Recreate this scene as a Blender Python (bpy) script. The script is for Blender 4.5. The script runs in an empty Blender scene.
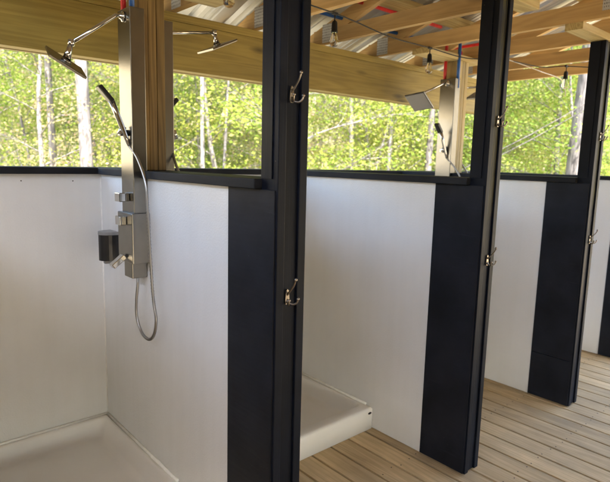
import bpy, bmesh, math, random
from mathutils import Vector, Matrix
import numpy as np
R = math.radians
scene = bpy.context.scene
COL = scene.collection
# ------------------------------------------------------------------ camera
cam = bpy.data.objects.new('camera', bpy.data.cameras.new('camera'))
COL.objects.link(cam)
yaw, pitch, roll = 0.7211, 0.1488, 0.0251
cy, sy, cp, sp = math.cos(yaw), math.sin(yaw), math.cos(pitch), math.sin(pitch)
Fv = Vector((sy*cp, cy*cp, -sp)); Rv = Vector((cy, -sy, 0)); Uv = Rv.cross(Fv)
cr, sr = math.cos(roll), math.sin(roll)
R2 = cr*Rv + sr*Uv; U2 = -sr*Rv + cr*Uv
M = Matrix((R2, U2, -Fv)).transposed().to_4x4()
M.translation = (0, -2.7198, 1.5)
cam.matrix_world = M
cam.data.sensor_width = 36
cam.data.lens = 533.2/610*36
cam.data.dof.use_dof = True; cam.data.dof.focus_distance = 2.1; cam.data.dof.aperture_fstop = 3.9
cam.data.clip_start = 0.05; cam.data.clip_end = 600
scene.camera = cam
# ------------------------------------------------------------------ light
SUN_EL, SUN_AZ = 50, 212        # azimuth clockwise from +y
w = bpy.data.worlds.new('World'); scene.world = w; w.use_nodes = True
nt = w.node_tree; bg = nt.nodes['Background']
sky = nt.nodes.new('ShaderNodeTexSky'); sky.sky_type = 'NISHITA'; sky.sun_disc = False
sky.sun_elevation = R(SUN_EL); sky.sun_rotation = R(SUN_AZ); sky.dust_density = 2.0
nt.links.new(sky.outputs[0], bg.inputs[0]); bg.inputs[1].default_value = 0.15
sl = bpy.data.lights.new('sun', 'SUN'); sl.energy = 2.6; sl.angle = R(0.6); sl.color = (1, .95, .87)
so = bpy.data.objects.new('sun', sl); COL.objects.link(so)
az = R(SUN_AZ); el = R(SUN_EL)
sdir = Vector((math.sin(az)*math.cos(el), math.cos(az)*math.cos(el), math.sin(el)))
so.rotation_euler = sdir.to_track_quat('Z', 'Y').to_euler()
so.location = sdir*40
vs = scene.view_settings
vs.view_transform = 'Standard'; vs.look = 'None'; vs.exposure = 3.5; vs.gamma = 1; vs.use_curve_mapping = False
scene.render.engine = 'CYCLES'
scene.cycles.max_bounces = 8; scene.cycles.diffuse_bounces = 5; scene.cycles.glossy_bounces = 3; scene.cycles.transmission_bounces = 4

# ------------------------------------------------------------------ node helpers
class NT:
    def __init__(s, name):
        s.m = bpy.data.materials.new(name); s.m.use_nodes = True
        s.t = s.m.node_tree; s.b = s.t.nodes['Principled BSDF']; s.out = s.t.nodes['Material Output']
    def n(s, kind, **kw):
        x = s.t.nodes.new('ShaderNode'+kind)
        for k, v in kw.items():
            if k.startswith('i_'):
                key = k[2:]; key = int(key) if key.isdigit() else key.replace('_', ' ')
                x.inputs[key].default_value = v
            else: setattr(x, k, v)
        return x
    def l(s, a, b): s.t.links.new(a, b)
    def ramp(s, src, stops, interp='LINEAR'):
        r = s.n('ValToRGB'); e = r.color_ramp.elements; r.color_ramp.interpolation = interp
        while len(e) > 1: e.remove(e[-1])
        e[0].position = stops[0][0]; e[0].color = (*stops[0][1], 1)
        for p, c in stops[1:]:
            q = e.new(p); q.color = (*c, 1)
        s.l(src, r.inputs[0]); return r
    def mix(s, fac, a, b, mode='MIX'):
        m = s.n('Mix', data_type='RGBA', blend_type=mode)
        for v, i in ((fac, 0), (a, 6), (b, 7)):
            if isinstance(v, (int, float)): m.inputs[i].default_value = v
            elif isinstance(v, tuple): m.inputs[i].default_value = (*v, 1)
            else: s.l(v, m.inputs[i])
        return m.outputs[2]
    def math(s, op, a, b=0.0):
        m = s.n('Math', operation=op)
        for v, i in ((a, 0), (b, 1)):
            if isinstance(v, (int, float)): m.inputs[i].default_value = v
            else: s.l(v, m.inputs[i])
        return m.outputs[0]
    def bump(s, h, strength=.2, dist=.002):
        b = s.n('Bump'); b.inputs['Strength'].default_value = strength; b.inputs['Distance'].default_value = dist
        s.l(h, b.inputs['Height']); s.l(b.outputs[0], s.b.inputs['Normal'])
    def set(s, **kw):
        for k, v in kw.items():
            i = s.b.inputs[k.replace('_', ' ')]
            if isinstance(v, (int, float)): i.default_value = v
            elif isinstance(v, tuple): i.default_value = (*v, 1)
            else: s.l(v, i)
        return s.m

def grey(c): return (c, c, c)

def wood(name, light, dark, axis, rough=.62, knots=.5, island=False, stain=None, var=.25, cont=1.0):
    t = NT(name)
    tc = t.n('TexCoord'); co = tc.outputs['Object']
    if island:
        g = t.n('NewGeometry'); rnd = g.outputs['Random Per Island']
    else:
        g = t.n('ObjectInfo'); rnd = g.outputs['Random']
    sc = t.n('VectorMath', operation='SCALE'); sc.inputs[0].default_value = (37, 23, 51); t.l(rnd, sc.inputs['Scale'])
    ad = t.n('VectorMath', operation='ADD'); t.l(co, ad.inputs[0]); t.l(sc.outputs[0], ad.inputs[1])
    def mp(a, b):
        m = t.n('Mapping'); v = [a, a, a]; v['xyz'.index(axis)] = b; m.inputs['Scale'].default_value = v
        t.l(ad.outputs[0], m.inputs[0]); return m.outputs[0]
    warp = t.n('TexNoise'); warp.inputs['Scale'].default_value = 1; t.l(mp(7, 1.1), warp.inputs[0])
    rings = t.n('TexNoise'); rings.inputs['Scale'].default_value = 1; rings.inputs['Detail'].default_value = 1
    t.l(mp(10, .45), rings.inputs[0])
    band = t.math('SINE', t.math('MULTIPLY', t.math('ADD', rings.outputs[0], t.math('MULTIPLY', warp.outputs[0], .25)), 75))
    band = t.math('MULTIPLY_ADD', band, .5); t.t.nodes[-1].inputs[2].default_value = .5
    fine = t.n('TexNoise'); fine.inputs['Scale'].default_value = 1; fine.inputs['Detail'].default_value = 5; t.l(mp(210, 7), fine.inputs[0])
    h = t.math('ADD', t.math('MULTIPLY', band, .5*cont), t.math('MULTIPLY', fine.outputs[0], .65)); h = t.math('ADD', h, .28*(1-cont))
    base = t.ramp(h, [(.15, dark), (.95, light)]).outputs[0]
    # broad blotches
    bl = t.n('TexNoise'); bl.inputs['Scale'].default_value = 1; bl.inputs['Detail'].default_value = 3; t.l(mp(9, 2.2), bl.inputs[0])
    r2 = t.ramp(bl.outputs[0], [(.3, grey(.72)), (.7, grey(1.12))]).outputs[0]
    base = t.mix(.8, base, r2, 'MULTIPLY')
    # board to board variation
    rr = t.ramp(rnd, [(0, grey(1-var)), (.5, grey(1)), (1, grey(1+var*.5))]).outputs[0]
    base = t.mix(1, base, rr, 'MULTIPLY')
    if knots:
        v = t.n('TexVoronoi'); v.inputs['Scale'].default_value = 1; t.l(mp(7.5, 2.2), v.inputs[0])
        pick = t.math('GREATER_THAN', t.n('SeparateColor').outputs[0], 1-knots)
        t.l(v.outputs['Color'], t.t.nodes[-2].inputs[0])
        kr = t.ramp(v.outputs['Distance'], [(.02, grey(1)), (.11, grey(.55)), (.2, grey(0))]).outputs[0]
        base = t.mix(t.math('MULTIPLY', kr, pick), base, tuple(c*.35 for c in dark))
    if stain: 
        s = t.n('TexNoise'); s.inputs['Scale'].default_value = 4; s.inputs['Detail'].default_value = 6; t.l(ad.outputs[0], s.inputs[0])
        base = t.mix(t.math('MULTIPLY', t.ramp(s.outputs[0], [(.45, grey(0)), (.75, grey(1))]).outputs[0], stain[0]), base, stain[1])
    t.bump(h, .25, .0015)
    return t.set(Base_Color=base, Roughness=rough)

def black_paint(name, axis='z', rough=.5, col=(.0045, .0062, .0115), bare=0.0, olive_z=1.25, rs=210):
    t = NT(name); tc = t.n('TexCoord')
    oi = t.n('ObjectInfo'); sc = t.n('VectorMath', operation='SCALE'); sc.inputs[0].default_value = (11, 17, 5); t.l(oi.outputs['Random'], sc.inputs['Scale'])
    ad = t.n('VectorMath', operation='ADD'); t.l(tc.outputs['Object'], ad.inputs[0]); t.l(sc.outputs[0], ad.inputs[1])
    m = t.n('Mapping'); v = [rs]*3; v['xyz'.index(axis)] = 6; m.inputs['Scale'].default_value = v; t.l(ad.outputs[0], m.inputs[0])
    g = t.n('TexNoise'); g.inputs['Scale'].default_value = 1; g.inputs['Detail'].default_value = 4; t.l(m.outputs[0], g.inputs[0])
    b = t.n('TexNoise'); b.inputs['Scale'].default_value = 6; b.inputs['Detail'].default_value = 5; t.l(ad.outputs[0], b.inputs[0])
    c = t.ramp(b.outputs[0], [(.3, tuple(x*.75 for x in col)), (.7, tuple(x*1.5 for x in col))]).outputs[0]
    c = t.mix(t.ramp(g.outputs[0], [(.62, grey(0)), (.8, grey(.45))]).outputs[0], c, tuple(x*2.6 for x in col))
    # paint chips
    sp_ = t.n('TexNoise'); sp_.inputs['Scale'].default_value = 95; sp_.inputs['Detail'].default_value = 2; t.l(ad.outputs[0], sp_.inputs[0])
    chip = t.ramp(sp_.outputs[0], [(.79, grey(0)), (.81, grey(1))]).outputs[0]
    c = t.mix(t.math('MULTIPLY', chip, .6), c, (.25, .22, .18))
    if bare:  # streaky olive tone, fading in towards the top of the post
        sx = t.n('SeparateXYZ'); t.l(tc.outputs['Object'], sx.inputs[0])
        f = t.n('MapRange'); t.l(sx.outputs[2], f.inputs[0]); f.inputs[1].default_value = olive_z-.35; f.inputs[2].default_value = olive_z+.05
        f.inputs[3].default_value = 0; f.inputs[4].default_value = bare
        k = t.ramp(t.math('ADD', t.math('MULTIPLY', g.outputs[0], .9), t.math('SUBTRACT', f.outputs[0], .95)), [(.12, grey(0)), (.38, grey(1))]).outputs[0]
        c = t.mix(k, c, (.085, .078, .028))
    t.l(t.math('MULTIPLY_ADD', g.outputs[0], .25), t.b.inputs['Roughness']); t.t.nodes[-1].inputs[2].default_value = rough-.12
    t.bump(g.outputs[0], .35, .0012)
    return t.set(Base_Color=c, Specular_IOR_Level=.14)

def panel_mat(name, col):
    t = NT(name); tc = t.n('TexCoord'); oi = t.n('ObjectInfo')
    sc = t.n('VectorMath', operation='SCALE'); sc.inputs[0].default_value = (7, 9, 3); t.l(oi.outputs['Random'], sc.inputs['Scale'])
    ad = t.n('VectorMath', operation='ADD'); t.l(tc.outputs['Object'], ad.inputs[0]); t.l(sc.outputs[0], ad.inputs[1])
    n1 = t.n('TexNoise'); n1.inputs['Scale'].default_value = 130; n1.inputs['Detail'].default_value = 3; t.l(ad.outputs[0], n1.inputs[0])
    n2 = t.n('TexNoise'); n2.inputs['Scale'].default_value = 2.6; n2.inputs['Detail'].default_value = 5; t.l(ad.outputs[0], n2.inputs[0])
    mp = t.n('Mapping'); mp.inputs['Scale'].default_value = (22, 22, 1.2); t.l(ad.outputs[0], mp.inputs[0])
    n3 = t.n('TexNoise'); n3.inputs['Scale'].default_value = 1; n3.inputs['Detail'].default_value = 4; t.l(mp.outputs[0], n3.inputs[0])
    c = t.ramp(n2.outputs[0], [(.3, tuple(x*.93 for x in col)), (.65, col)]).outputs[0]
    c = t.mix(.22, c, t.ramp(n3.outputs[0], [(.35, (.93, .925, .90)), (.6, grey(1))]).outputs[0], 'MULTIPLY')
    # splashed grime close to the floor
    sx = t.n('SeparateXYZ'); t.l(tc.outputs['Object'], sx.inputs[0]); f = t.n('MapRange'); t.l(sx.outputs[2], f.inputs[0])
    f.inputs[1].default_value = .22; f.inputs[2].default_value = 0; f.inputs[3].default_value = 0; f.inputs[4].default_value = .55
    k = t.math('MULTIPLY', f.outputs[0], t.ramp(n2.outputs[0], [(.4, grey(0)), (.7, grey(1))]).outputs[0])
    c = t.mix(k, c, (.50, .45, .36))
    rr = t.ramp(n3.outputs[0], [(.35, grey(.42)), (.65, grey(.30))]).outputs[0]
    h = t.math('ADD', t.math('MULTIPLY', n1.outputs[0], 1.0), t.math('MULTIPLY', n2.outputs[0], 3.0))
    t.bump(h, .6, .0022)
    return t.set(Base_Color=c, Roughness=rr)

def steel(name, col=(.27, .255, .225), rough=.27, aniso=True, axis='z'):
    t = NT(name); tc = t.n('TexCoord'); m = t.n('Mapping'); v = [6, 6, 6]
    v = [900, 900, 900]; v['xyz'.index(axis)] = 4; m.inputs['Scale'].default_value = v; t.l(tc.outputs['Object'], m.inputs[0])
    g = t.n('TexNoise'); g.inputs['Scale'].default_value = 1; g.inputs['Detail'].default_value = 2; t.l(m.outputs[0], g.inputs[0])
    n2 = t.n('TexNoise'); n2.inputs['Scale'].default_value = 14; n2.inputs['Detail'].default_value = 5; t.l(tc.outputs['Object'], n2.inputs[0])
    c = t.ramp(n2.outputs[0], [(.3, tuple(x*.88 for x in col)), (.65, col)]).outputs[0]
    return t.set(Base_Color=c, Metallic=1.0, Roughness=rough)

def plain(name, col, rough=.5, metal=0.0, nscale=25, var=.12, **kw):
    t = NT(name); tc = t.n('TexCoord'); g = t.n('TexNoise'); g.inputs['Scale'].default_value = nscale; g.inputs['Detail'].default_value = 4
    t.l(tc.outputs['Object'], g.inputs[0])
    c = t.ramp(g.outputs[0], [(.3, tuple(x*(1-var) for x in col)), (.7, tuple(min(1, x*(1+var)) for x in col))]).outputs[0]
    return t.set(Base_Color=c, Roughness=rough, Metallic=metal, **kw)

MAT = {}
for ax in 'xyz':
    MAT['treated_'+ax] = wood('treated_'+ax, (.40, .295, .068), (.24, .17, .032), ax, knots=.3, cont=.6)
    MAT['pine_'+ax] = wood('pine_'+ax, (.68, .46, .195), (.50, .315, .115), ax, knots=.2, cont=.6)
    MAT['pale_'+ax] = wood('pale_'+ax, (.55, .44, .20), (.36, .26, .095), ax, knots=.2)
    MAT['black_'+ax] = black_paint('black_'+ax, ax)
MAT['board_black'] = black_paint('board_black', 'y', rough=.46, col=(.0115, .0131, .0185), rs=80)
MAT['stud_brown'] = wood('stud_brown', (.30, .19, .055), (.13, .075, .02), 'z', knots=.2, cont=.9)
MAT['black_bare'] = black_paint('black_bare', 'z', bare=.72, olive_z=1.3)
MAT['rail_black'] = black_paint('rail_black', 'y', rough=.62, col=(.013, .014, .017), rs=90)
MAT['rail_black_x'] = black_paint('rail_black_x', 'x', rough=.62, col=(.013, .014, .017), rs=90)
MAT['deck'] = wood('deck', (.74, .555, .32), (.42, .295, .145), 'y', rough=.72, knots=.12, island=True, cont=.45, stain=(.5, (.27, .215, .14)), var=.2)
MAT['panel'] = panel_mat('panel', (.785, .79, .785))
MAT['tray'] = plain('tray', (.86, .84, .80), .28, nscale=4, var=.03)
MAT['caulk'] = plain('caulk', (.86, .85, .81), .4, nscale=30, var=.08)
MAT['steel'] = steel('steel')
MAT['hose'] = steel('hose', (.42, .41, .39), .32, aniso=False)
MAT['chrome'] = steel('chrome', (.62, .61, .59), .12, aniso=False)
MAT['nickel'] = steel('nickel', (.33, .29, .24), .34, aniso=False)
MAT['black_plastic'] = plain('black_plastic', (.012, .012, .013), .3)
MAT['grey_plastic'] = plain('grey_plastic', (.25, .25, .25), .35)
MAT['red_pipe'] = plain('red_pipe', (.62, .02, .025), .35)
MAT['blue_pipe'] = plain('blue_pipe', (.015, .11, .42), .35)
MAT['cable'] = plain('cable', (.006, .006, .006), .6)
MAT['white_cable'] = plain('white_cable', (.45, .40, .33), .5)
MAT['screw'] = plain('screw', (.06, .05, .04), .5, .6)
MAT['joist'] = wood('joist', (.14, .10, .05), (.08, .055, .03), 'x', knots=0)

t = NT('roof_metal'); tc = t.n('TexCoord'); n_ = t.n('TexNoise'); n_.inputs['Scale'].default_value = 7; n_.inputs['Detail'].default_value = 5; t.l(tc.outputs['Object'], n_.inputs[0])
c_ = t.ramp(n_.outputs[0], [(.3, grey(.44)), (.7, grey(.56))]).outputs[0]
MAT['roof_metal'] = t.set(Base_Color=c_, Metallic=.75, Roughness=.42)

t = NT('gusset'); tc = t.n('TexCoord')
m_ = t.n('Mapping'); m_.inputs['Scale'].default_value = (100, 100, 60); t.l(tc.outputs['Object'], m_.inputs[0])
v_ = t.n('TexVoronoi'); v_.inputs['Scale'].default_value = 1; v_.inputs['Randomness'].default_value = 0.15; t.l(m_.outputs[0], v_.inputs[0])
c_ = t.ramp(v_.outputs['Distance'], [(.2, grey(.12)), (.36, (.55, .56, .57))]).outputs[0]
MAT['gusset'] = t.set(Base_Color=c_, Metallic=.55, Roughness=.5)

t = NT('bulb_glass'); MAT['bulb_glass'] = t.set(Base_Color=(1, 1, 1), Transmission_Weight=1.0, Roughness=.0, IOR=1.12)

t = NT('nozzle_face'); tc = t.n('TexCoord'); m_ = t.n('Mapping'); m_.inputs['Scale'].default_value = (85, 85, 85); t.l(tc.outputs['Object'], m_.inputs[0])
v_ = t.n('TexVoronoi'); v_.inputs['Scale'].default_value = 1; v_.inputs['Randomness'].default_value = 0; t.l(m_.outputs[0], v_.inputs[0])
c_ = t.ramp(v_.outputs['Distance'], [(.2, grey(.05)), (.3, grey(.32))]).outputs[0]
MAT['nozzle_face'] = t.set(Base_Color=c_, Metallic=.3, Roughness=.4)

def bark(name, a, b):
    t = NT(name); tc = t.n('TexCoord'); oi = t.n('ObjectInfo')
    m = t.n('Mapping'); m.inputs['Scale'].default_value = (26, 26, 5); t.l(tc.outputs['Object'], m.inputs[0])
    n = t.n('TexNoise'); n.inputs['Scale'].default_value = 1; n.inputs['Detail'].default_value = 6; t.l(m.outputs[0], n.inputs[0])
    n2 = t.n('TexNoise'); n2.inputs['Scale'].default_value = 2.5; n2.inputs['Detail'].default_value = 3; t.l(tc.outputs['Object'], n2.inputs[0])
    c = t.ramp(n.outputs[0], [(.36, b), (.56, a)]).outputs[0]
    c = t.mix(1, c, t.ramp(n2.outputs[0], [(.3, grey(.65)), (.65, grey(1.1))]).outputs[0], 'MULTIPLY')
    c = t.mix(1, c, t.ramp(oi.outputs['Random'], [(0, grey(.75)), (1, grey(1.1))]).outputs[0], 'MULTIPLY')
    t.bump(n.outputs[0], .8, .02)
    return t.set(Base_Color=c, Roughness=.9)
MAT['bark'] = bark('bark', (.20, .18, .165), (.075, .065, .058))
MAT['bark_dark'] = bark('bark_dark', (.13, .115, .105), (.045, .037, .033))
def leafmat(name, cols, trans=.6):
    t = NT(name); g = t.n('NewGeometry'); oi = t.n('ObjectInfo')
    c = t.ramp(g.outputs['Random Per Island'], cols).outputs[0]
    c = t.mix(1, c, t.ramp(oi.outputs['Random'], [(0, (.72, .82, .9)), (.5, grey(1)), (1, (1.15, 1.0, 1.0))]).outputs[0], 'MULTIPLY')
    d = t.n('BsdfDiffuse'); tr = t.n('BsdfTranslucent'); mx = t.n('MixShader'); mx.inputs[0].default_value = trans
    t.l(c, d.inputs[0]); t.l(c, tr.inputs[0]); t.l(d.outputs[0], mx.inputs[1]); t.l(tr.outputs[0], mx.inputs[2])
    t.l(mx.outputs[0], t.out.inputs[0]); t.t.nodes.remove(t.b); return t.m
MAT['leaf'] = leafmat('leaf', [(0, (.14, .21, .035)), (.45, (.23, .30, .05)), (.8, (.32, .36, .08)), (1, (.38, .35, .15))])
MAT['leaf_pale'] = leafmat('leaf_pale', [(0, (.22, .22, .085)), (.6, (.34, .31, .14)), (1, (.38, .26, .19))])
MAT['litter'] = plain('litter', (.34, .28, .17), .95, nscale=3, var=.45)
t = MAT['litter'].node_tree

# ------------------------------------------------------------------ mesh helpers
def link(name, me, parent=None, loc=None):
    o = bpy.data.objects.new(name, me); COL.objects.link(o)
    if parent is not None: o.parent = parent
    if loc is not None: o.location = loc
    return o
def tag(o, label=None, cat=None, group=None, kind=None):
    if label: o['label'] = label
    if cat: o['category'] = cat
    if group: o['group'] = group
    if kind: o['kind'] = kind
    return o
def empty(name, loc, label, cat, group=None, rz=0):
    o = bpy.data.objects.new(name, None); COL.objects.link(o); o.location = loc; o.rotation_euler = (0, 0, rz)
    o.empty_display_size = .1
    return tag(o, label, cat, group)

class MB:
    def __init__(s): s.b = bmesh.new()
    def box(s, x0, x1, y0, y1, z0, z1, bev=0.0, mat=None):
        r = bmesh.ops.create_cube(s.b, size=1); vs = r['verts']
        c = Vector(((x0+x1)/2, (y0+y1)/2, (z0+z1)/2)); d = (abs(x1-x0), abs(y1-y0), abs(z1-z0))
        for v in vs: v.co = Vector((v.co.x*d[0], v.co.y*d[1], v.co.z*d[2]))
        if bev:
            es = list({e for v in vs for e in v.link_edges})
            rr = bmesh.ops.bevel(s.b, geom=es, offset=bev, segments=2, profile=.5, affect='EDGES')
            vs = list({v for f in rr['faces'] for v in f.verts} | {v for v in vs if v.is_valid})
        for v in vs:
            if mat is not None: v.co = mat @ v.co
            v.co += c
        return s
    def tube(s, pts, rad, n=10, cap=True, closed=False):
        pts = [Vector(p) for p in pts]; N = len(pts)
        rads = rad if isinstance(rad, (list, tuple)) else [rad]*N
        rings = []; up = None
        for i, p in enumerate(pts):
            d = (pts[min(i+1, N-1)]-pts[max(i-1, 0)]).normalized()
            if up is None:
                up = Vector((0, 0, 1)) if abs(d.z) < .9 else Vector((1, 0, 0))
            a = d.cross(up).normalized(); up = a.cross(d).normalized()
            rings.append([s.b.verts.new(p+rads[i]*(math.cos(2*math.pi*k/n)*a+math.sin(2*math.pi*k/n)*up)) for k in range(n)])
        for i in range(N-1):
            for k in range(n):
                f = s.b.faces.new((rings[i][k], rings[i][(k+1) % n], rings[i+1][(k+1) % n], rings[i+1][k])); f.smooth = True
        if cap:
            s.b.faces.new(rings[0][::-1]); s.b.faces.new(rings[-1])
        return s
    def lathe(s, prof, c, n=16, axis=None):
        q = (Vector(axis).to_track_quat('Z', 'Y') if axis else None); rings = []
        for r, z in prof:
            ring = []
            for k in range(n):
                v = Vector((r*math.cos(2*math.pi*k/n), r*math.sin(2*math.pi*k/n), z))
                if q: v = q @ v
                ring.append(s.b.verts.new(v+Vector(c)))
            rings.append(ring)
        for i in range(len(rings)-1):
            for k in range(n):
                f = s.b.faces.new((rings[i][k], rings[i][(k+1) % n], rings[i+1][(k+1) % n], rings[i+1][k])); f.smooth = True
        s.b.faces.new(rings[0][::-1]); s.b.faces.new(rings[-1]); return s
    def prism(s, poly, a, b, axis='x'):
        # poly in the two other axes, extruded from a to b
        def P(u, v, w): return {'x': (w, u, v), 'y': (u, w, v), 'z': (u, v, w)}[axis]
        A = [s.b.verts.new(P(u, v, a)) for u, v in poly]; B = [s.b.verts.new(P(u, v, b)) for u, v in poly]
        s.b.faces.new(A); s.b.faces.new(B[::-1]); n = len(poly)
        for i in range(n): s.b.faces.new((A[i], B[i], B[(i+1) % n], A[(i+1) % n]))
        return s
    def build(s, name, mat, parent=None, loc=None):
        bmesh.ops.recalc_face_normals(s.b, faces=s.b.faces)
        me = bpy.data.meshes.new(name); s.b.to_mesh(me); s.b.free()
        for m in (mat if isinstance(mat, list) else [mat]): me.materials.append(MAT[m] if isinstance(m, str) else m)
        return link(name, me, parent, loc)
def smooth_path(pts, k=6):
    P = [Vector(p) for p in pts]; out = []
    for i in range(len(P)-1):
        p0 = P[max(i-1, 0)]; p1 = P[i]; p2 = P[i+1]; p3 = P[min(i+2, len(P)-1)]
        for j in range(k):
            u = j/k
            out.append(.5*((2*p1)+(-p0+p2)*u+(2*p0-5*p1+4*p2-p3)*u*u+(-p0+3*p1-3*p2+p3)*u**3))
    out.append(P[-1]); return out

# ------------------------------------------------------------------ layout numbers (metres)
A = [-0.18, 1.0057, 2.1951, 3.3734, 4.562]      # left faces of the partitions
W = 0.118                                        # partition thickness
ZR0, ZR1 = 1.410, 1.442                          # cap rail
LP = -1.177                                      # where the white panel meets the black board
LE = -1.4445                                     # front of the partition
ZB0, ZB1 = 1.972, 2.265                          # beam
XE = 4.68                                        # right end of the building
TR_X = [-.20, .340, .880, 1.420, 1.956, 2.504, 3.045, 3.590, 4.150, 4.690]
S_ = 0.33                                        # roof pitch
SPAN = 4.8
def ztop(y): return 2.37 + S_*(-y) if y > -SPAN/2 else 2.37 + S_*(SPAN+y)

# ------------------------------------------------------------------ ground
def hgt(x, y):
    dx = max(0.0, x-9.5); dy = max(0.0, y-4.0); d = math.hypot(dx, dy)
    back = max(0.0, -y-9); d2 = max(0.0, -x-8)
    h = -0.45 + .30*d*(d/(d+9)) + .06*math.hypot(back, d2)
    h += .10*math.sin(x*.9+1)*math.cos(y*.7) + .25*math.sin(x*.23)*math.sin(y*.19+2)*min(1, d/6)
    return h
N = 130; xs = [-70+i*170/N for i in range(N+1)]; ys = [-60+i*160/N for i in range(N+1)]
me = bpy.data.meshes.new('forest_floor')
me.from_pydata([(x, y, hgt(x, y)) for y in ys for x in xs], [], [(j*(N+1)+i, j*(N+1)+i+1, (j+1)*(N+1)+i+1, (j+1)*(N+1)+i) for j in range(N) for i in range(N)])
me.materials.append(MAT['litter'])
for p_ in me.polygons: p_.use_smooth = True
g = link('ground', me); tag(g, 'leaf strewn forest floor rising behind the shower block', kind='structure')

# ------------------------------------------------------------------ deck
mb = MB(); pitch_ = .1335; x = 2.937-pitch_*34
while x < 8.0:
    mb.box(x+.0065, x+pitch_-.0065, -5.6, .16, -.035, 0, .0015); x += pitch_
dk = mb.build('deck', 'deck'); tag(dk, 'weathered timber deck boards running out from the stalls', kind='structure')
mb = MB()
for y in [-5.4+.42*i for i in range(14)]: mb.box(-1.5, 7.9, y, y+.04, -.19, -.036)
mb.box(-1.6, 8.1, .165, .19, -.44, .0).box(-1.6, 8.1, -5.66, -5.62, -.44, -.002).box(-1.64, -1.61, -5.62, .16, -.44, -.002).box(8.1, 8.13, -5.62, .16, -.44, -.002).box(-1.6, 8.1, -5.6, .16, -.43, -.40)  # added skirts and bottom sheet that keep light from under the deck
j = mb.build('deck_joists_skirt', 'joist'); tag(j, 'dark joists under the deck boards with added skirts shutting out light', kind='structure')
# deck screws: rows of pairs over each joist
mb = MB(); random.seed(5)
for k in range(-8, 34):
    bx = 2.937+k*pitch_
    if bx < .9 or bx > 5.6: continue
    for yy in [-5.4+.42*i+.02 for i in range(6, 13)]:
        for dx in (.028, pitch_-.028):
            c = (bx+dx+random.uniform(-.006, .006), yy+random.uniform(-.01, .01), -.0005)
            mb.lathe([(.0036, 0), (.0036, .0012)], c, 6)
sc_ = mb.build('deck_screws', 'screw'); tag(sc_, 'dark screw heads in rows across the deck boards', kind='structure')

# ------------------------------------------------------------------ shower trays
def tray(ai, label):
    x0 = A[ai]+W+.002; x1 = A[ai+1]-.002; y0 = -.8436; y1 = -.002; H = .1285
    r = empty('shower_tray', ((x0+x1)/2, y0, 0), label, 'shower tray', 'white shower trays in the stalls')
    cx = (x0+x1)/2; X0 = x0-cx; X1 = x1-cx; Y0 = 0; Y1 = y1-y0
    b = bmesh.new()
    def loop(inx, iny0, iny1, z, rad, n=6):
        vs_ = []
        for (cx_, cy_, a0) in ((X1-inx-rad, Y1-iny1-rad, 0), (X0+inx+rad, Y1-iny1-rad, 90), (X0+inx+rad, Y0+iny0+rad, 180), (X1-inx-rad, Y0+iny0+rad, 270)):
            for k in range(n+1):
                a = R(a0+90*k/n); vs_.append(b.verts.new((cx_+rad*math.cos(a), cy_+rad*math.sin(a), z)))
        return vs_
    L_ = [loop(0, 0, 0, 0.001, .006), loop(0, 0, 0, H-.014, .006), loop(.004, .004, .003, H-.004, .006), loop(.014, .014, .008, H, .008),
          loop(.022, .058, .02, H, .03), loop(.026, .064, .024, H-.003, .032), loop(.030, .070, .028, H-.012, .034), loop(.05, .10, .046, .048, .04), loop(.06, .112, .056, .036, .045), loop(.08, .13, .075, .031, .05)]
    for i in range(len(L_)-1):
        n = len(L_[i])
        for k in range(n):
            f = b.faces.new((L_[i][k], L_[i][(k+1) % n], L_[i+1][(k+1) % n], L_[i+1][k])); f.smooth = True
    b.faces.new(L_[-1]); b.faces.new(L_[0][::-1])
    bmesh.ops.recalc_face_normals(b, faces=b.faces)
    me = bpy.data.meshes.new('basin'); b.to_mesh(me); b.free(); me.materials.append(MAT['tray'])
    link('basin', me, r)
    m = MB(); m.lathe([(.045, 0), (.045, .003), (.03, .004)], (0, .42, .031), 24); m.build('drain', 'chrome', r)
    m = MB()   # bead of caulk round the rim
    m.tube([(X1-.004, .05, H+.003), (X1-.002, Y1-.01, H+.003)], .0075, 8); m.tube([(X0+.004, .05, H+.003), (X0+.002, Y1-.01, H+.003)], .0075, 8)
    m.tube([(X0, Y1-.002, H+.003), (X1, Y1-.002, H+.003)], .0075, 8); m.tube([(X1-.003, .003, .004), (X1-.003, .003, H-.01)], .003, 6)
    m.build('caulk_bead', 'caulk', r)
    if ai == 1:
        m = MB(); m.lathe([(.0001, 0), (.011, 0), (.011, .0015), (.0001, .0015)], (0, 0, 0), 20, axis=(0, -1, 0))
        o = m.build('badge', 'black_plastic', r, (X1-.024, -.0005, H-.030)); o.scale = (1.25, 1, .62)
    return r
tray(0, 'white shower tray of the nearest stall below the two handled shower column')
tray(1, 'white shower tray beside the deck boards, corner showing between first and second posts')
tray(2, 'white shower tray hidden behind the second black partition')
tray(3, 'white shower tray of the farthest stall by the end wall')

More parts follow.
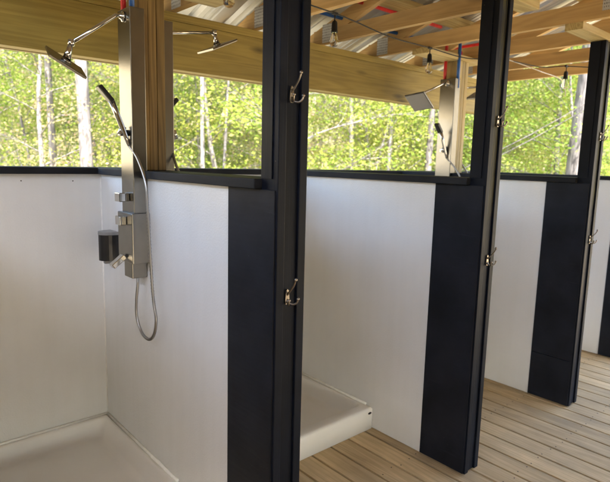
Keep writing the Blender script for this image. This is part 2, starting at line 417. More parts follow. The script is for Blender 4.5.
# ------------------------------------------------------------------ partitions
def partition(i, label, seam=False, bare=False, raillabel=None):
    a = A[i]; r = empty('shower_partition', (a, LE, 0), label, 'partition', 'shower stall partitions')
    o = -LE      # local y = world y - LE
    p = lambda name, m, mat: m.build(name, mat, r)
    p('wall_core', MB().box(.008, W-.008, .03, o-.001, .004, ZR0-.002), 'treated_z')
    # white panels left and right
    p('white_panel', MB().box(0, .006, o+LP+.002, o-.001, .004, ZR0, .0008), 'panel')
    p('white_panel', MB().box(W-.006, W, o+LP+.002, o-.001, .004, ZR0, .0008), 'panel')
    # black boards on both faces
    zs = .298
    for x0, x1 in ((-.004, .0078), (W-.0078, W+.004)):
        m = MB()
        if seam: m.box(x0, x1, .010, o+LP, .006, zs-.001, .0015).box(x0-.0006, x1+.0006, .010, o+LP, zs+.002, ZR0-.001, .0015)
        else: m.box(x0, x1, .010, o+LP, .006, ZR0-.001, .0015)
        p('black_board', m, 'board_black')
    # post: upper side boards, centre post and front trims
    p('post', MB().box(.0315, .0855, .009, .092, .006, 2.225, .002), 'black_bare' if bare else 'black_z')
    p('post_trim', MB().box(.0005, .031, 0, .088, .0055, 2.226, .0025), 'black_z')
    p('post_trim', MB().box(.0860, .1175, 0, .088, .0055, 2.226, .0025), 'black_z')
    p('post_side_board', MB().box(-.0042, -.0002, .026, .080, ZR1+.001, 2.224, .001), 'black_z')
    p('cap_rail', MB().box(-.030, W+.030, .081, o-.047, ZR0, ZR1, .003), 'rail_black')
    # caulk in the corner to the back wall
    p('caulk_bead', MB().tube([(.0, o-.0015, .135), (.0, o-.0015, ZR0)], .0042, 6).tube([(W, o-.0015, .135), (W, o-.0015, ZR0)], .0042, 6), 'caulk')
    return r
partition(0, 'white partition left of the nearest stall, outside the frame')
partition(1, 'tall nearest partition with white panel and wide black edge, two hooks on its post')
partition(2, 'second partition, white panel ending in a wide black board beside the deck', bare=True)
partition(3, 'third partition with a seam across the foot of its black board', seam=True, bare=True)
partition(4, 'farthest partition, a white strip and black board beyond the third post', bare=False)

# ------------------------------------------------------------------ back wall
bw = empty('back_wall', (2.2, 0, 0), 'low white back wall with black sill rail along the open side', 'wall')
m = MB(); m.box(-1.4-2.2, XE-2.2, .007, .11, -.3, ZR0-.001); m.build('wall_core', 'treated_x', bw)
for i in range(-1, 4):
    x0 = (A[i]+W if i >= 0 else -1.36)+.001; x1 = A[i+1]-.001
    MB().box(x0-2.2, x1-2.2, 0, .006, .01, ZR0, .0008).build('white_panel', 'panel', bw)
MB().box(-1.4-2.2, XE+.03-2.2, -.032, .15, ZR0, ZR1, .003).build('cap_rail', 'rail_black_x', bw)
m = MB()
for x in [-.05, .18, .41, .64, .87, 1.25, 1.6, 1.9]:
    m.lathe([(.003, 0), (.003, .0015)], (x-2.2, 0, ZR0-.03-.006*((x*10) % 2)), 8, axis=(0, -1, 0))
m.build('screws', 'screw', bw)

# ------------------------------------------------------------------ beams
bm_ = empty('roof_beam', (1.7, .03, ZB0), 'long treated timber beam carrying the trusses above the open back side', 'beam')
MB().box(-1.45-1.7, XE-1.7, -.03, .010, 0, .248, .002).build('beam_ply', 'treated_x', bm_)
MB().box(-1.45-1.7, XE-1.7, .011, .050, .0015, .248, .002).build('beam_ply', 'treated_x', bm_)
MB().box(-1.45-1.7, XE-1.7, .051, .084, -.001, .248, .002).build('beam_ply', 'treated_x', bm_)
MB().box(-1.45-1.7, XE-1.7, -.032, .086, .2495, ZB1-ZB0-.0005, .002).build('top_plate', 'treated_x', bm_)
fb = MB().box(-1.45, XE, -SPAN-.05, -SPAN+.05, ZB0, ZB1-.002, .002).build('roof_beam', 'treated_x')
tag(fb, 'timber beam along the front of the aisle, behind the camera', 'beam')
def supp(x, y, z0, label):
    o = MB().box(-.045, .045, -.045, .045, 0, ZB0-z0-.002, .002).build('support_post', 'treated_z', None, (x, y, z0)); tag(o, label, 'post')
supp(-1.35, .056, ZR1, 'support post at the left end of the back wall, outside the frame')
supp(2.215, .056, ZR1, 'support post on the back wall hidden behind the nearest black post')
supp(4.63, .056, ZR1, 'treated corner post where back wall meets the end wall, behind second black post')
for x in (-1.3, 1.7, 4.6): supp(x, -SPAN, 0, 'front support post %s, behind the camera' % {-1.3: 'at the left end', 1.7: 'in the middle', 4.6: 'at the right end'}[x])

def sidewall(name, x0, x1, y0, y1, z0, z1, label):
    r = empty(name, ((x0+x1)/2, (y0+y1)/2, z0), label, 'wall')
    m = MB(); cx, cy_ = (x0+x1)/2, (y0+y1)/2; L_ = x1-x0 if x1-x0 > y1-y0 else y1-y0; n = int(L_/.19)
    for k in range(n):
        a_ = -L_/2+k*L_/n
        if x1-x0 > y1-y0: m.box(a_+.002, a_+L_/n-.002, y0-cy_, y1-cy_, 0, z1-z0, .002)
        else: m.box(x0-cx, x1-cx, a_+.002, a_+L_/n-.002, 0, z1-z0, .002)
    m.build('board_siding', 'black_z' if name == 'front_light_block' else 'treated_z', r); return r
sidewall('front_light_block', -1.45, XE, -SPAN-.09, -SPAN-.055, .60, 2.26, 'unseen black board wall added behind the camera to dim the stalls, open at the foot')  # invented wall that cuts front light, foot left open for ground bounce
sidewall('end_light_block', -1.49, -1.455, -SPAN, .1, 0, 2.26, 'unseen board wall added at the left end to keep light out, outside the frame')  # added out of view to shut off light from the left

# ------------------------------------------------------------------ trusses
def truss_meshes():
    parts = []
    hw = .019
    b = MB(); b.box(-hw, hw, -SPAN-.07, .07, 0, .089, .0015); parts.append(('bottom_chord', b, 'pine_y'))
    for sgn in (0, 1):
        pr = []
        def Y(y): return y if not sgn else -SPAN-y
        pts = [(.42, ztop(.42)), (-SPAN/2, ztop(-SPAN/2)), (-SPAN/2, ztop(-SPAN/2)-.094), (.42, ztop(.42)-.094)]
        b = MB(); b.prism([(Y(y), z-ZB1) for y, z in pts], -hw+.0015, hw-.0015, 'x'); parts.append(('top_chord', b, 'pine_y'))
    def web(ya, za, yb, zb):
        d = Vector((0, yb-ya, zb-za)); L = d.length; ang = math.atan2(d.z, d.y)
        b = MB(); b.box(-hw+.003, hw-.003, (ya+yb)/2-L/2, (ya+yb)/2+L/2, (za+zb)/2-.044, (za+zb)/2+.044, 0, Matrix.Rotation(ang, 3, 'X')); return b
    for a_, b_ in (((-1.6, 2.33), (-1.2, ztop(-1.2)-.08)), ((-1.6, 2.33), (-2.38, ztop(-2.4)-.09)), ((-3.2, 2.33), (-2.42, ztop(-2.4)-.09)), ((-3.2, 2.33), (-3.6, ztop(-3.6)-.08))):
        parts.append(('web', web(a_[0], a_[1]-ZB1, b_[0], b_[1]-ZB1), 'pine_y'))
    for y, z, w_, h_ in ((-.065, .062, .098, .115), (-1.62, .08, .16, .09), (-3.18, .08, .16, .09), (-SPAN+.06, .062, .1, .115)):
        for sx in (-1, 1):
            b = MB(); b.box(sx*hw, sx*(hw+.0018), y-w_/2, y+w_/2, z-h_/2, z+h_/2); parts.append(('gusset_plate', b, 'gusset'))
    return parts
TL = ['leftmost roof truss, outside the frame', 'roof truss two left of the nearest shower column, outside the frame', 'roof truss just left of the shower column with wood post, above the frame',
      'roof truss right of the near shower column, heel plate at the top edge', 'roof truss whose heel plate shows just left of nearest black post',
      'roof truss whose heel plate sits behind the nearest hanging bulb', 'roof truss between the two clear hanging bulbs', 'roof truss whose heel plate is behind the second hanging bulb',
      'last truss but one before the open gable end', 'end truss forming the open gable above the trees']
first = None
for x, lb in zip(TR_X, TL):
    if first is None:
        first = empty('roof_truss', (x, 0, ZB1), lb, 'truss', 'timber roof trusses')
        for nme, b, mt in truss_meshes(): b.build(nme, mt, first)
    else:
        o = first.copy(); COL.objects.link(o); o.location.x = x; o['label'] = lb
        for ch in list(first.children):
            c = ch.copy(); COL.objects.link(c); c.parent = o

# purlins
PY = [.36, -.375, -.98, -1.58, -2.2, -2.6, -3.22, -3.82, -4.43, -5.1]
PL = {.36: 'purlin outside at the eave', -.375: 'purlin with the red pipe below it, first inside the back beam', -.98: 'second purlin in from the back beam', -1.58: 'purlin above the black stall posts',
      -2.2: 'purlin just behind the ridge', -2.6: 'purlin just in front of the ridge', -3.22: 'purlin above the aisle, first past the ridge pair', -3.82: 'purlin above the aisle behind the camera', -4.43: 'purlin next to the front beam', -5.1: 'purlin at the front eave'}
for y in PY:
    zt = ztop(y); ang = math.atan(S_)*(-1 if y > -SPAN/2 else 1)
    b = MB(); b.box(-3.15, 3.15, -.044, .044, .001, .037, .001, Matrix.Rotation(ang, 3, 'X'))
    o = b.build('purlin', 'pale_x', None, (1.65, y, zt)); tag(o, 'pale timber '+PL[y], 'purlin', 'roof purlins')

# corrugated metal roof
rf = empty('metal_roof', (1.65, -SPAN/2, ztop(-SPAN/2)), 'ribbed bare metal roof sheets seen from below between the trusses', 'roof')
def roof_profile():
    prof = []; x = -3.25
    while x < 3.35:
        prof += [(x, 0), (x+.035, 0), (x+.055, .019), (x+.075, .019), (x+.095, 0)]
        for k in (1, 2): q = x+.095+.045*k; prof += [(q-.012, 0), (q-.006, .004), (q+.006, .004), (q+.012, 0)]
        x += .2286
    return prof
prof = roof_profile(); cs = math.cos(math.atan(S_))
for sgn in (0, 1):
    b = bmesh.new(); rows = []
    for yy in (.50, -SPAN/2):
        y = yy if not sgn else -SPAN-yy
        rows.append([b.verts.new((px, y+SPAN/2, ztop(yy)+.040+pz-ztop(-SPAN/2))) for px, pz in prof])
    for k in range(len(prof)-1): b.faces.new((rows[0][k], rows[0][k+1], rows[1][k+1], rows[1][k]))
    me = bpy.data.meshes.new('roof_sheet'); b.to_mesh(me); b.free(); me.materials.append(MAT['roof_metal'])
    o = link('roof_sheet', me, rf); md = o.modifiers.new('thickness', 'SOLIDIFY'); md.thickness = .0012; md.offset = 1
MB().prism([(-.16, .012), (0, .07), (.16, .012), (.16, .018), (0, .077), (-.16, .018)], -3.25, 3.35, 'x').build('ridge_cap', 'roof_metal', rf)

# ------------------------------------------------------------------ stud posts with blocking above plumbing partitions
def stud(i, label):
    a = A[i]; r = empty('stud_post', (a, -.485, ZR1), label, 'post', 'stud posts carrying the shower columns')
    top = 2.227-ZR1
    for k in range(3):
        MB().box(.003+k*.0385, .003+k*.0385+.0375, .0015*(k % 2), .128, .0005, top, .003).build('stud', 'stud_brown' if i == 1 else 'pale_z', r)  # far post gets a paler wood colour standing in for sunlight
    return r
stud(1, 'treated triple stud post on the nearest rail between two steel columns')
stud(3, 'treated triple stud post on the third rail with sides coloured pale as if sunlit')
def block(x0, x1, y0, y1, label):
    o = MB().box(0, x1-x0, 0, y1-y0, 0, .0375, .002).build('blocking_board', 'pale_x', None, (x0, y0, 2.2275)); tag(o, label, 'board', 'boards nailed under the truss chords')
block(.85, 1.46, -.495, -.355, 'flat board under the chords above the nearest stud post')
block(3.0, 3.63, -.495, -.355, 'pale flat board under the chords above the far stud post with pipes')
block(1.92, 2.54, -1.45, -1.355, 'flat board above the top of the second black post')
block(3.03, 3.63, -1.45, -1.355, 'pale flat board on top of the third black post')
block(.85, 1.46, -1.45, -1.355, 'flat board above the top of the nearest black post')

# ------------------------------------------------------------------ pipes
def pipe(pts, mat, label, r=.0115):
    base = Vector(pts[0]); o = MB().tube([Vector(q)-base for q in pts], r, 10).build('water_pipe', mat, None, base)
    tag(o, label, 'pipe', 'red and blue water pipes')
ZRP = 2.458
pipe([(-1.2, -.362, ZRP), (3.30, -.362, ZRP)], 'red_pipe', 'red water pipe running along the underside of the purlin')
pipe([(-1.2, -.19, 2.398), (3.28, -.19, 2.398)], 'blue_pipe', 'blue water pipe running through the truss heels')
pipe([(3.66, -.12, 2.385), (3.66, -.50, 2.385)], 'red_pipe', 'short red pipe crossing above the far stud post')
pipe([(3.80, -.30, 2.385), (3.80, -.62, 2.385)], 'red_pipe', 'short red pipe just right of the crossing one, near second post')
for i, nm in ((1, 'nearest'), (3, 'far')):
    a = A[i]
    ya, yb = ((-.405, -.475) if i == 1 else (-.39, -.495))
    pipe([(a-.030, ya, 2.36), (a-.030, ya, 2.035)], 'red_pipe', 'short red pipe dropping into the left of the %s shower column' % nm)
    pipe([(a-.024, yb, 2.36), (a-.024, yb, 2.035)], 'blue_pipe', 'blue pipe dropping into the %s shower column' % nm)
    pipe([(a+W+.026, -.395, 2.32), (a+W+.026, -.395, 2.035)], 'red_pipe', 'red pipe right of the %s stud post' % nm)

# ------------------------------------------------------------------ shower columns
def arc(c, r, a0, a1, n=8): return [(c[0]+r*math.cos(R(a0+(a1-a0)*k/n)), c[1], c[2]+r*math.sin(R(a0+(a1-a0)*k/n))) for k in range(n+1)]
def shower(name_loc, label, flip, head, tilt, arm_z0=2.068, detail=True):
    """local: column face looks to -x, origin on the partition face; flip mirrors it"""
    s = -1 if flip else 1
    r = empty('shower_column', name_loc, label, 'shower', 'steel shower columns')
    z0 = name_loc[2]; y0 = name_loc[1]
    X = lambda v: v*s
    def bx(m, x0, x1, y_0, y_1, z_0, z_1, bev=.002, mt=None): return m.box(min(X(x0), X(x1)), max(X(x0), X(x1)), y_0, y_1, z_0-z0, z_1-z0, bev, mt)
    bx(MB(), -.064, -.001, -.063, .062, 1.200, 2.100, .003).build('column', 'steel', r)
    body = bx(MB(), -.082, -.001, -.082, .072, 1.045, 1.262, .004).build('body', 'steel', r)
    bx(MB(), -.070, -.001, -.045, .040, .975, 1.044, .003).build('lower_body', 'steel', r)
    # shower arm
    hx, hz = head
    hx = (hx-name_loc[0]); ax0 = X(-.0655)
    end = Vector((hx, 0, hz-z0)); st = Vector((ax0, 0, arm_z0-z0))
    arm = MB().lathe([(.021, 0), (.021, .005), (.012, .009), (.011, .018)], st, 16, axis=(-s, 0, 0)).tube([st, st+Vector((-.028*s, 0, 0.001)), end], .0075, 12)
    arm = arm.build('shower_arm', 'chrome', r)
    m = MB(); m.lathe([(.0115, -.012), (.0135, 0), (.0115, .012)], end, 12)
    d = Vector((-math.sin(tilt[0])*.6, 0, -math.cos(tilt[0])))*(.055 if flip or tilt[0] > R(30) else .07)
    m.tube([end, end+d*.5, end+d], [.009, .012, .016], 12); m.build('swivel_joint', 'chrome', arm)
    # square rain head
    h = .075; q = Matrix.Rotation(tilt[0], 3, 'Y') @ Matrix.Rotation(tilt[1], 3, 'X')
    c = end + d*1.22
    hm = MB(); hm.box(-h, h, -h, h, -.005, .005, .002).lathe([(.022, .004), (.016, .014)], (0, 0, 0), 16)
    hd = hm.build('rain_head', 'steel', r, c); hd.rotation_euler = q.to_euler()
    nf = MB().box(-h+.006, h-.006, -h+.006, h-.006, -.0068, -.0052).build('nozzle_plate', 'nozzle_face', hd)
    if not detail: return r
    # two square handles
    for zz in (1.328, 1.228):
        kn = bx(MB(), -.082, -.066, -.022, .022, zz-.018, zz+.018, .002).build('handle', 'chrome', r)
        bx(MB(), -.112, -.083, -.026, .026, zz-.019, zz+.019, .003).build('lever', 'chrome', kn)
    # spout slanting down
    a = Matrix.Rotation(-s*R(38), 3, 'Y')
    bx(MB(), -.148, -.080, -.018, .018, 1.040, 1.062, .003, a).build('spout', 'chrome', r)
    # hand shower on its bracket
    br = MB(); bx(br, -.095, -.064, -.012, .012, 1.585, 1.612, .003); br.tube([(X(-.098), -.012, 1.59-z0), (X(-.082), -.02, 1.625-z0)], .013, 12)
    br.build('holder', 'chrome', r)
    fy = .07 if flip else 0; fx = -.035 if flip else 0
    p0 = Vector((X(-.066), -.034, 1.545-z0)); p1 = Vector((X(-.088-fx*.3), -.024+fy*.4, 1.615-z0)); p2 = Vector((X(-.128-fx), -.012+fy, 1.725-z0))
    p3 = Vector((X(-.176-fx), -.006+fy*1.1, 1.778-z0))
    hs = MB(); hs.tube([p0, p0.lerp(p1, .5), p1, p1.lerp(p2, .5), p2], [.008, .010, .0115, .012, .0125], 12); hw_ = hs.build('hand_shower', 'chrome', r)
    d3 = (p3-p2); L = d3.length; ang = math.atan2(d3.z, -d3.x*s)
    mt = Matrix.Rotation((ang if s > 0 else -ang), 3, 'Y')
    cc = p2.lerp(p3, .5)
    MB().box(cc.x-L*.55, cc.x+L*.55, cc.y-.019, cc.y+.019, cc.z-.010, cc.z+.010, .004, mt).build('spray_head', 'black_plastic', hw_)
    # hose
    hp = [(-.066, -.034, 1.545), (-.052, -.085, 1.49), (-.050, -.150, 1.40), (-.050, -.165, 1.30), (-.050, -.180, 1.12), (-.050, -.200, .93), (-.050, -.225, .835),
          (-.050, -.205, .765), (-.050, -.155, .728), (-.050, -.085, .738), (-.050, -.035, .80), (-.050, -.035, .88), (-.045, -.040, .945), (-.040, -.030, .985)]
    path = smooth_path([(X(x), y, z-z0) for x, y, z in hp], 26)
    rads = [.0060+(.0009 if k % 2 else -.0007) for k in range(len(path))]
    MB().tube(path, rads, 10).build('hose', 'hose', r)
    return r
shower((A[1]-.0005, -.483, 1.0), 'steel shower column of the nearest stall with two square handles and looped hose', False, (.730, 1.932), (R(27), R(24)))
shower((A[1]+W+.0005, -.375, 1.0), 'steel shower column seen edge on behind the nearest stud post, its arm reaching right', True, (1.44, 2.105), (R(-25), 0))
shower((A[3]-.0005, -.440, 1.0), 'pale steel shower column far off between first and second black posts', False, (3.02, 1.967), (R(38), R(-8)))
shower((A[3]+W+.0005, -.375, 1.0), 'steel shower column on the far side of the third partition, mostly hidden', True, (3.80, 2.10), (R(-25), 0))

# ------------------------------------------------------------------ soap dispenser
r = empty('soap_dispenser', (A[1]-.001, -.165, 1.0), 'black soap dispenser with grey lid on the wall left of the shower column', 'soap dispenser')
def dshape(m, rad, dep, z0, z1):
    P = [(0, -rad)]+[(-dep*math.sin(R(k*12)), -rad*math.cos(R(k*12))) for k in range(1, 15)]+[(0, rad)]
    return m.prism(P, z0, z1, 'z')
b1 = dshape(MB(), .052, .078, 0, .125).build('reservoir', 'black_plastic', r)
dshape(MB(), .053, .080, .126, .140).build('lid', 'grey_plastic', r)
MB().box(-.055, -.02, -.014, .014, -.018, -.001, .003).build('push_lever', 'grey_plastic', r)

# ------------------------------------------------------------------ coat hooks
def make_hook(loc, label):
    r = empty('coat_hook', loc, label, 'hook', 'coat hooks on the black posts')
    pl = MB(); pl.prism([(-.010, -.022), (-.006, -.030), (.006, -.030), (.010, -.022), (.008, .006), (.006, .020), (0, .026), (-.006, .020), (-.008, .006)], -.005, 0, 'y')
    pl.build('plate', 'nickel', r)
    up = smooth_path([(0, -.004, .006), (0, -.012, .014), (.002, -.022, .026), (.003, -.036, .044), (.003, -.044, .060), (.003, -.046, .067)], 4)
    MB().tube(up, [.0048-.0015*min(1, k/8) for k in range(len(up))], 8).lathe([(.001, -.006), (.0058, -.003), (.0062, .002), (.003, .006), (.001, .007)], up[-1], 12).build('upper_prong', 'nickel', r)
    for s in (-1, 1):
        lo = smooth_path([(0, -.004, -.014), (s*.004, -.012, -.025), (s*.012, -.026, -.028), (s*.019, -.036, -.020), (s*.021, -.040, -.008)], 4)
        MB().tube(lo, .0034, 8).lathe([(.001, -.004), (.0056, -.001), (.006, .003), (.003, .006), (.001, .007)], lo[-1], 12).build('lower_prong', 'nickel', r)
    m = MB()
    for z in (.012, -.012): m.lathe([(.0026, 0), (.0026, .0012)], (0, -.005, z), 8, axis=(0, -1, 0))
    m.build('screws', 'screw', r); r.scale = (.88, .88, .88)
    return r
yh = LE+.008
HK = [(A[1]+.052, 1.700, 'upper hook on the nearest black post'), (A[1]+.050, 1.072, 'lower hook on the nearest black post'), (A[2]+.068, 1.70, 'upper hook on the second black post'),
      (A[2]+.068, 1.065, 'lower hook on the second black post'), (A[3]+.070, 1.69, 'upper hook on the third black post'), (A[3]+.072, 1.07, 'lower hook on the third black post')]
h0 = None
for x, z, lb in HK:
    lb = 'bronze coloured three pronged '+lb
    if h0 is None: h0 = make_hook((x, yh, z), lb)
    else:
        o = h0.copy(); COL.objects.link(o); o.location = (x, yh, z); o['label'] = lb
        for ch in list(h0.children):
            c = ch.copy(); COL.objects.link(c); c.parent = o

# ------------------------------------------------------------------ string lights
sl_ = empty('string_light', (1.955, -.68, 2.24), 'black string light cable sagging under the trusses with clear unlit bulbs', 'string light')
B0 = Vector((1.955, -.68, 2.24))
cab = [(.6, -.44, 2.245), (.9, -.95, 2.23), (1.211, -.857, 2.248), (1.6, -.76, 2.225), (1.955, -.68, 2.238), (2.158, -.641, 2.238), (2.5, -.60, 2.222), (2.947, -.54, 2.240), (3.3, -.58, 2.222), (3.62, -.70, 2.238), (3.985, -.78, 2.228), (4.127, -.90, 2.240), (4.35, -1.15, 2.225), (4.65, -1.4, 2.24)]
pth = [p-B0 for p in smooth_path(cab, 8)]
MB().tube(pth, .0036, 8).build('cable', 'cable', sl_)
def lamp(p):
    p = Vector(p)-B0
    m = MB().box(p.x-.018, p.x+.018, p.y-.007, p.y+.007, p.z-.008, p.z+.007, .003).tube([p, p+Vector((0, 0, -.035))], .0034, 8)
    m.lathe([(.006, -.035), (.0125, -.040), (.0145, -.050), (.0155, -.082), (.0175, -.084), (.0175, -.092), (.014, -.093)], p, 16)
    s_ = m.build('socket', 'cable', sl_)
    b = MB().lathe([(.0125, -.094), (.0135, -.102), (.0185, -.120), (.0225, -.136), (.0215, -.148), (.016, -.157), (.007, -.162), (.0005, -.163)], p, 20).build('bulb', 'bulb_glass', s_)
    MB().tube([p+Vector((0, 0, -.094)), p+Vector((0, 0, -.125))], .003, 6).tube([p+Vector((-.006, 0, -.125)), p+Vector((-.007, 0, -.146)), p+Vector((0, .004, -.128)), p+Vector((.007, 0, -.146)), p+Vector((.006, 0, -.125))], .0008, 5).build('filament', 'nickel', s_)
for p in ((1.211, -.857, 2.248), (1.955, -.68, 2.238), (2.947, -.54, 2.240), (4.127, -.90, 2.240)): lamp(p)
wc = [(3.45, -.66, 2.262), (3.709, -.718, 2.235), (4.15, -.70, 2.225), (4.62, -.66, 2.215), (4.75, -.64, 2.10)]
o = MB().tube([p-Vector(wc[0]) for p in smooth_path(wc, 6)], .0038, 8).build('sheathed_cable', 'white_cable', None, wc[0]); tag(o, 'pale sheathed cable drooping to the open gable end right of second post', 'cable')

# ------------------------------------------------------------------ trees
rng = np.random.default_rng(7)
def tube_np(V, Fc, pts, rads, n=6):
    base = len(V)//1; pts = [Vector(p) for p in pts]; up = Vector((1, 0, .1)).normalized(); st = len(V)
    for i, p in enumerate(pts):
        d = (pts[min(i+1, len(pts)-1)]-pts[max(i-1, 0)]).normalized(); a = d.cross(up)
        if a.length < 1e-3: a = d.cross(Vector((0, 1, 0)))
        a.normalize(); b = a.cross(d)
        for k in range(n):
            t_ = 2*math.pi*k/n; V.append(p+rads[i]*(math.cos(t_)*a+math.sin(t_)*b))
    for i in range(len(pts)-1):
        for k in range(n): Fc.append((st+i*n+k, st+i*n+(k+1) % n, st+(i+1)*n+(k+1) % n, st+(i+1)*n+k))
def wobble(p, d, L, n, amt, rnd, droop=0):
    out = [Vector(p)]; d = Vector(d).normalized()
    for i in range(n):
        d = (d+Vector((rnd.uniform(-amt, amt), rnd.uniform(-amt, amt), rnd.uniform(-amt, amt)*.6-droop))).normalized()
        out.append(out[-1]+d*(L/n))
    return out
def leaf_mesh(name, centers, size, mat, flat=.55):
    n = len(centers); c = np.array(centers)
    u = rng.normal(size=(n, 3)); u[:, 2] *= flat; u /= np.linalg.norm(u, axis=1, keepdims=True)
    v = rng.normal(size=(n, 3)); v[:, 2] *= flat; v -= (v*u).sum(1, keepdims=True)*u; v /= np.linalg.norm(v, axis=1, keepdims=True)
    s = size*rng.uniform(.6, 1.3, (n, 1))
    P = np.stack([c-u*s*.5, c+v*s*.33, c+u*s*.5, c-v*s*.33], 1).reshape(-1, 3)
    me = bpy.data.meshes.new(name); me.vertices.add(4*n); me.vertices.foreach_set('co', P.ravel())
    me.loops.add(4*n); me.loops.foreach_set('vertex_index', np.arange(4*n)); me.polygons.add(n)
    me.polygons.foreach_set('loop_start', np.arange(n)*4); me.update(calc_edges=True); me.validate()
    me.materials.append(MAT[mat]); return me
def make_tree(seed, H, r0, nleaf, low, spread, lsize, lmat, bmat, lean=(0, 0), nbr=22, clump=.28, kink=.06):
    rnd = random.Random(seed); V = []; Fc = []
    tr = [Vector((0, 0, -.5))]; d = Vector((lean[0], lean[1], 1)).normalized(); n = 14
    for i in range(n):
        d = (d+Vector((rnd.uniform(-kink, kink), rnd.uniform(-kink, kink), .03))).normalized(); tr.append(tr[-1]+d*((H+.5)/n))
    rad = [r0*(1-.85*(i/n)**1.1)+.004 for i in range(n+1)]; rad[0] *= 1.25
    tube_np(V, Fc, tr, rad, 10 if r0 > .09 else 7)
    tips = []
    for k in range(nbr):
        f = low+(1-low)*((k+rnd.random())/nbr); i = min(n-1, int(f*n)); p = tr[i].lerp(tr[i+1], f*n-i)
        a = k*2.4+rnd.uniform(-.5, .5); L = spread*(1-.6*((f-low)/(1-low+.001))**1.5)*rnd.uniform(.55, 1.15)
        dd = Vector((math.cos(a), math.sin(a), rnd.uniform(.15, .8)))
        br = wobble(p, dd, L, 5, .22, rnd); rb = max(.003, rad[i]*.24)
        tube_np(V, Fc, br, [rb*(1-.8*q/5)+.002 for q in range(6)], 5)
        for q in (2, 3, 4, 5):
            tips.append((br[q], 1.0))
            for _ in range(2):
                b2 = wobble(br[q], (br[q]-br[q-1]).normalized()+Vector((rnd.uniform(-.9, .9), rnd.uniform(-.9, .9), rnd.uniform(-.3, .5))), L*.38, 3, .3, rnd)
                tube_np(V, Fc, b2, [rb*.3+.0015, rb*.22+.0012, rb*.15+.001, .001], 4)
                tips += [(b2[2], .8), (b2[3], .8)]
    me = bpy.data.meshes.new('trunk'); me.from_pydata([tuple(v) for v in V], [], Fc); me.materials.append(MAT[bmat])
    for p in me.polygons: p.use_smooth = True
    T = np.array([tuple(t[0]) for t in tips]); keep = rng.random(len(T)) < .75; T = T[keep]
    idx = rng.integers(0, len(T), nleaf); c = T[idx]+rng.normal(size=(nleaf, 3))*np.array([clump, clump, clump*.38])
    return me, leaf_mesh('crown', c, lsize, lmat)
protos = [
    ('sapling', *make_tree(1, 5.5, .035, 11000, .10, 1.5, .050, 'leaf', 'bark', nbr=26)),
    ('sapling', *make_tree(2, 4.5, .028, 10000, .06, 1.3, .047, 'leaf', 'bark', nbr=24, lean=(.12, .05))),
    ('sapling', *make_tree(3, 6.5, .05, 12000, .12, 1.7, .052, 'leaf', 'bark', nbr=28, lean=(-.08, .1))),
    ('pale_sapling', *make_tree(4, 5.5, .04, 6500, .2, 1.4, .043, 'leaf_pale', 'bark', nbr=26, kink=.1)),
    ('tall_tree', *make_tree(5, 15, .14, 9000, .25, 3.2, .075, 'leaf', 'bark', nbr=34, clump=.4, kink=.03)),
    ('tall_tree', *make_tree(6, 16, .17, 7000, .3, 3.5, .075, 'leaf_pale', 'bark', nbr=34, clump=.4, kink=.03, lean=(.03, -.05))),
    ('bare_tree', *make_tree(8, 11, .07, 4500, .15, 2.2, .046, 'leaf_pale', 'bark', nbr=40, kink=.06)),
]
LBL = {'sapling': 'yellow green leafy sapling in the woods behind the open back side', 'pale_sapling': 'sparse sapling with pale buff leaves in the woods',
       'tall_tree': 'tall forest tree with grey bark behind the shower block', 'bare_tree': 'thin grey tree with nearly bare branches in the woods'}
def put(k, x, y, s=1, rz=0, label=None, group='young trees in the woods', tilt=(0, 0)):
    nm, tm, cm = protos[k]; z = hgt(x, y)
    r = empty(nm, (x, y, z), label or LBL[nm], 'tree', group); r.rotation_euler = (tilt[0], tilt[1], rz); r.scale = (s, s, s)
    link('trunk', tm, r); link('crown', cm, r); return r
rt = random.Random(21)
# scatter inside the wedge the openings look out on
placed = []
cnt = 0
for _ in range(6000):
    if cnt >= 135: break
    azm = R(rt.uniform(2, 78)); d = 7.5+20*rt.random()**.9
    x = d*math.sin(azm); y = -2.72+d*math.cos(azm)
    if y < 3.6 and x < 8.4: continue
    if y < -1.5: continue
    if any(abs(azm-R(q_)) < R(1.6) for q_ in (19.2, 16., 31, 48, 68.)) and d < 11.5: continue
    if any((x-a)**2+(y-b)**2 < .75 for a, b in placed): continue
    placed.append((x, y)); cnt += 1
    k = rt.choices(range(7), [26, 24, 20, 16, 3, 3, 7])[0]
    if k in (4, 5) and d < 15: k = 2
    put(k, x, y, rt.uniform(.8, 1.25), rt.uniform(0, 6.28))
# particular trunks the photo shows
def trunk_tree(px, py, H, r0, lean, seed, label, nleaf=900, low=.35, mat='bark'):
    tm, cm = make_tree(seed, H, r0, nleaf, low, 2.2, .09, 'leaf_pale', mat, lean=lean, nbr=20, kink=.012)
    z = hgt(px, py); r = empty('tree', (px, py, z), label, 'tree', 'trunks standing close behind the building'); link('trunk', tm, r); link('crown', cm, r)
trunk_tree(2.96, 5.78, 13, .105, (.0, .0), 31, 'pale sunlit trunk seen just left of the nearest shower column', low=.5)
trunk_tree(2.9, 7.37, 13, .065, (.01, -.01), 32, 'broken pale trunk seen below the nearest square rain head', low=.5)
trunk_tree(4.84, 5.46, 10, .040, (-.03, .0), 33, 'slim pale trunk at the left of the opening by the nearest black post', low=.5)
trunk_tree(4.89, 5.07, 9, .026, (.10, .10), 34, 'slender leaning pale sapling in the opening left of nearest black post', low=.35)
trunk_tree(7.2, 3.47, 9, .036, (.06, -.02), 35, 'slender pale trunk curving up, centre of the opening right of nearest post', low=.35)
trunk_tree(7.24, 4.18, 10, .05, (-.02, 0), 36, 'forked pale trunk left of centre, right of the nearest black post', low=.3)
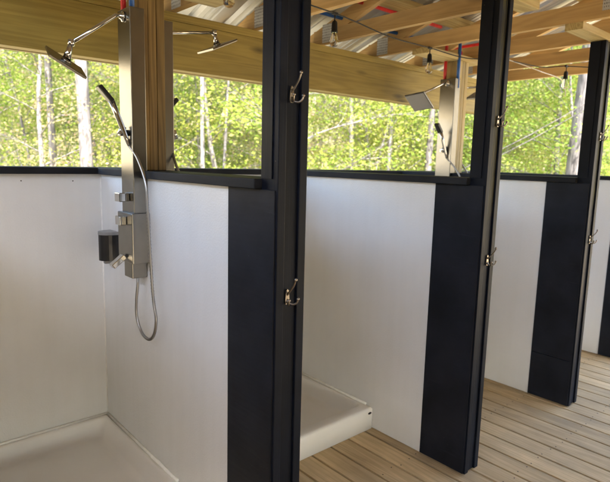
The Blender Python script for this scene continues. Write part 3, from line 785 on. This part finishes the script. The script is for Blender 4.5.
trunk_tree(7.67, 2.88, 9, .065, (0, 0), 37, 'grey trunk below the far square rain head', low=.5, mat='bark_dark')
trunk_tree(8.38, .62, 14, .26, (.0, -.0), 38, 'thick grey tree trunk leaning right, close beyond the open gable end', low=.45)

# two bare leaning stems crossing the gable opening
for dz, lb in ((0, 'lower'), (.10, 'upper')):
    st = Vector((6.2, 2.75, .55+dz)); en = Vector((8.0, -1.1, 3.15+dz*.6))
    b = MB().tube([(en-st)*(k/6)+Vector((.02*math.sin(k*2+dz*9), .02*math.cos(k*3), 0)) for k in range(7)], [.008-.0006*k for k in range(7)], 7)
    o = b.build('fallen_stem', 'bark_dark', None, st); tag(o, 'thin bare stem slanting across the gable opening, %s of the pair' % lb, 'stem', 'slanting bare stems')

# distant woods: one mass of leaves and thin stems on the slope
V = []; Fc = []; pts = []; rnd = random.Random(77)
for _ in range(520):
    azm = R(rnd.uniform(-8, 88)); d = rnd.uniform(22, 60); x = d*math.sin(azm); y = -2.72+d*math.cos(azm); z = hgt(x, y)
    H = rnd.uniform(6, 14); b = wobble((x, y, z-.3), (rnd.uniform(-.1, .1), rnd.uniform(-.1, .1), 1), H, 6, .06, rnd)
    tube_np(V, Fc, b, [rnd.uniform(.05, .13)*(1-.12*q) for q in range(7)], 5)
    for q in range(9):
        p = b[1+q % 6]; e = wobble(p, (rnd.uniform(-1, 1), rnd.uniform(-1, 1), .5), rnd.uniform(1, 2.6), 3, .2, rnd); tube_np(V, Fc, e, [.03, .02, .012, .006], 4)
        for z_ in e[1:]: pts.append(tuple(z_))
me = bpy.data.meshes.new('stems'); me.from_pydata([tuple(v) for v in V], [], Fc); me.materials.append(MAT['bark'])
dwt = link('distant_woods', me); tag(dwt, 'mass of thin grey stems on the wooded slope far behind', kind='stuff')
T = np.array(pts); idx = rng.integers(0, len(T), 150000); c = T[idx]+rng.normal(size=(150000, 3))*np.array([.6, .6, .3])
dl = link('distant_foliage', leaf_mesh('distant_foliage', c, .16, 'leaf')); tag(dl, 'mass of yellow green spring foliage on the wooded slope far behind', kind='stuff')
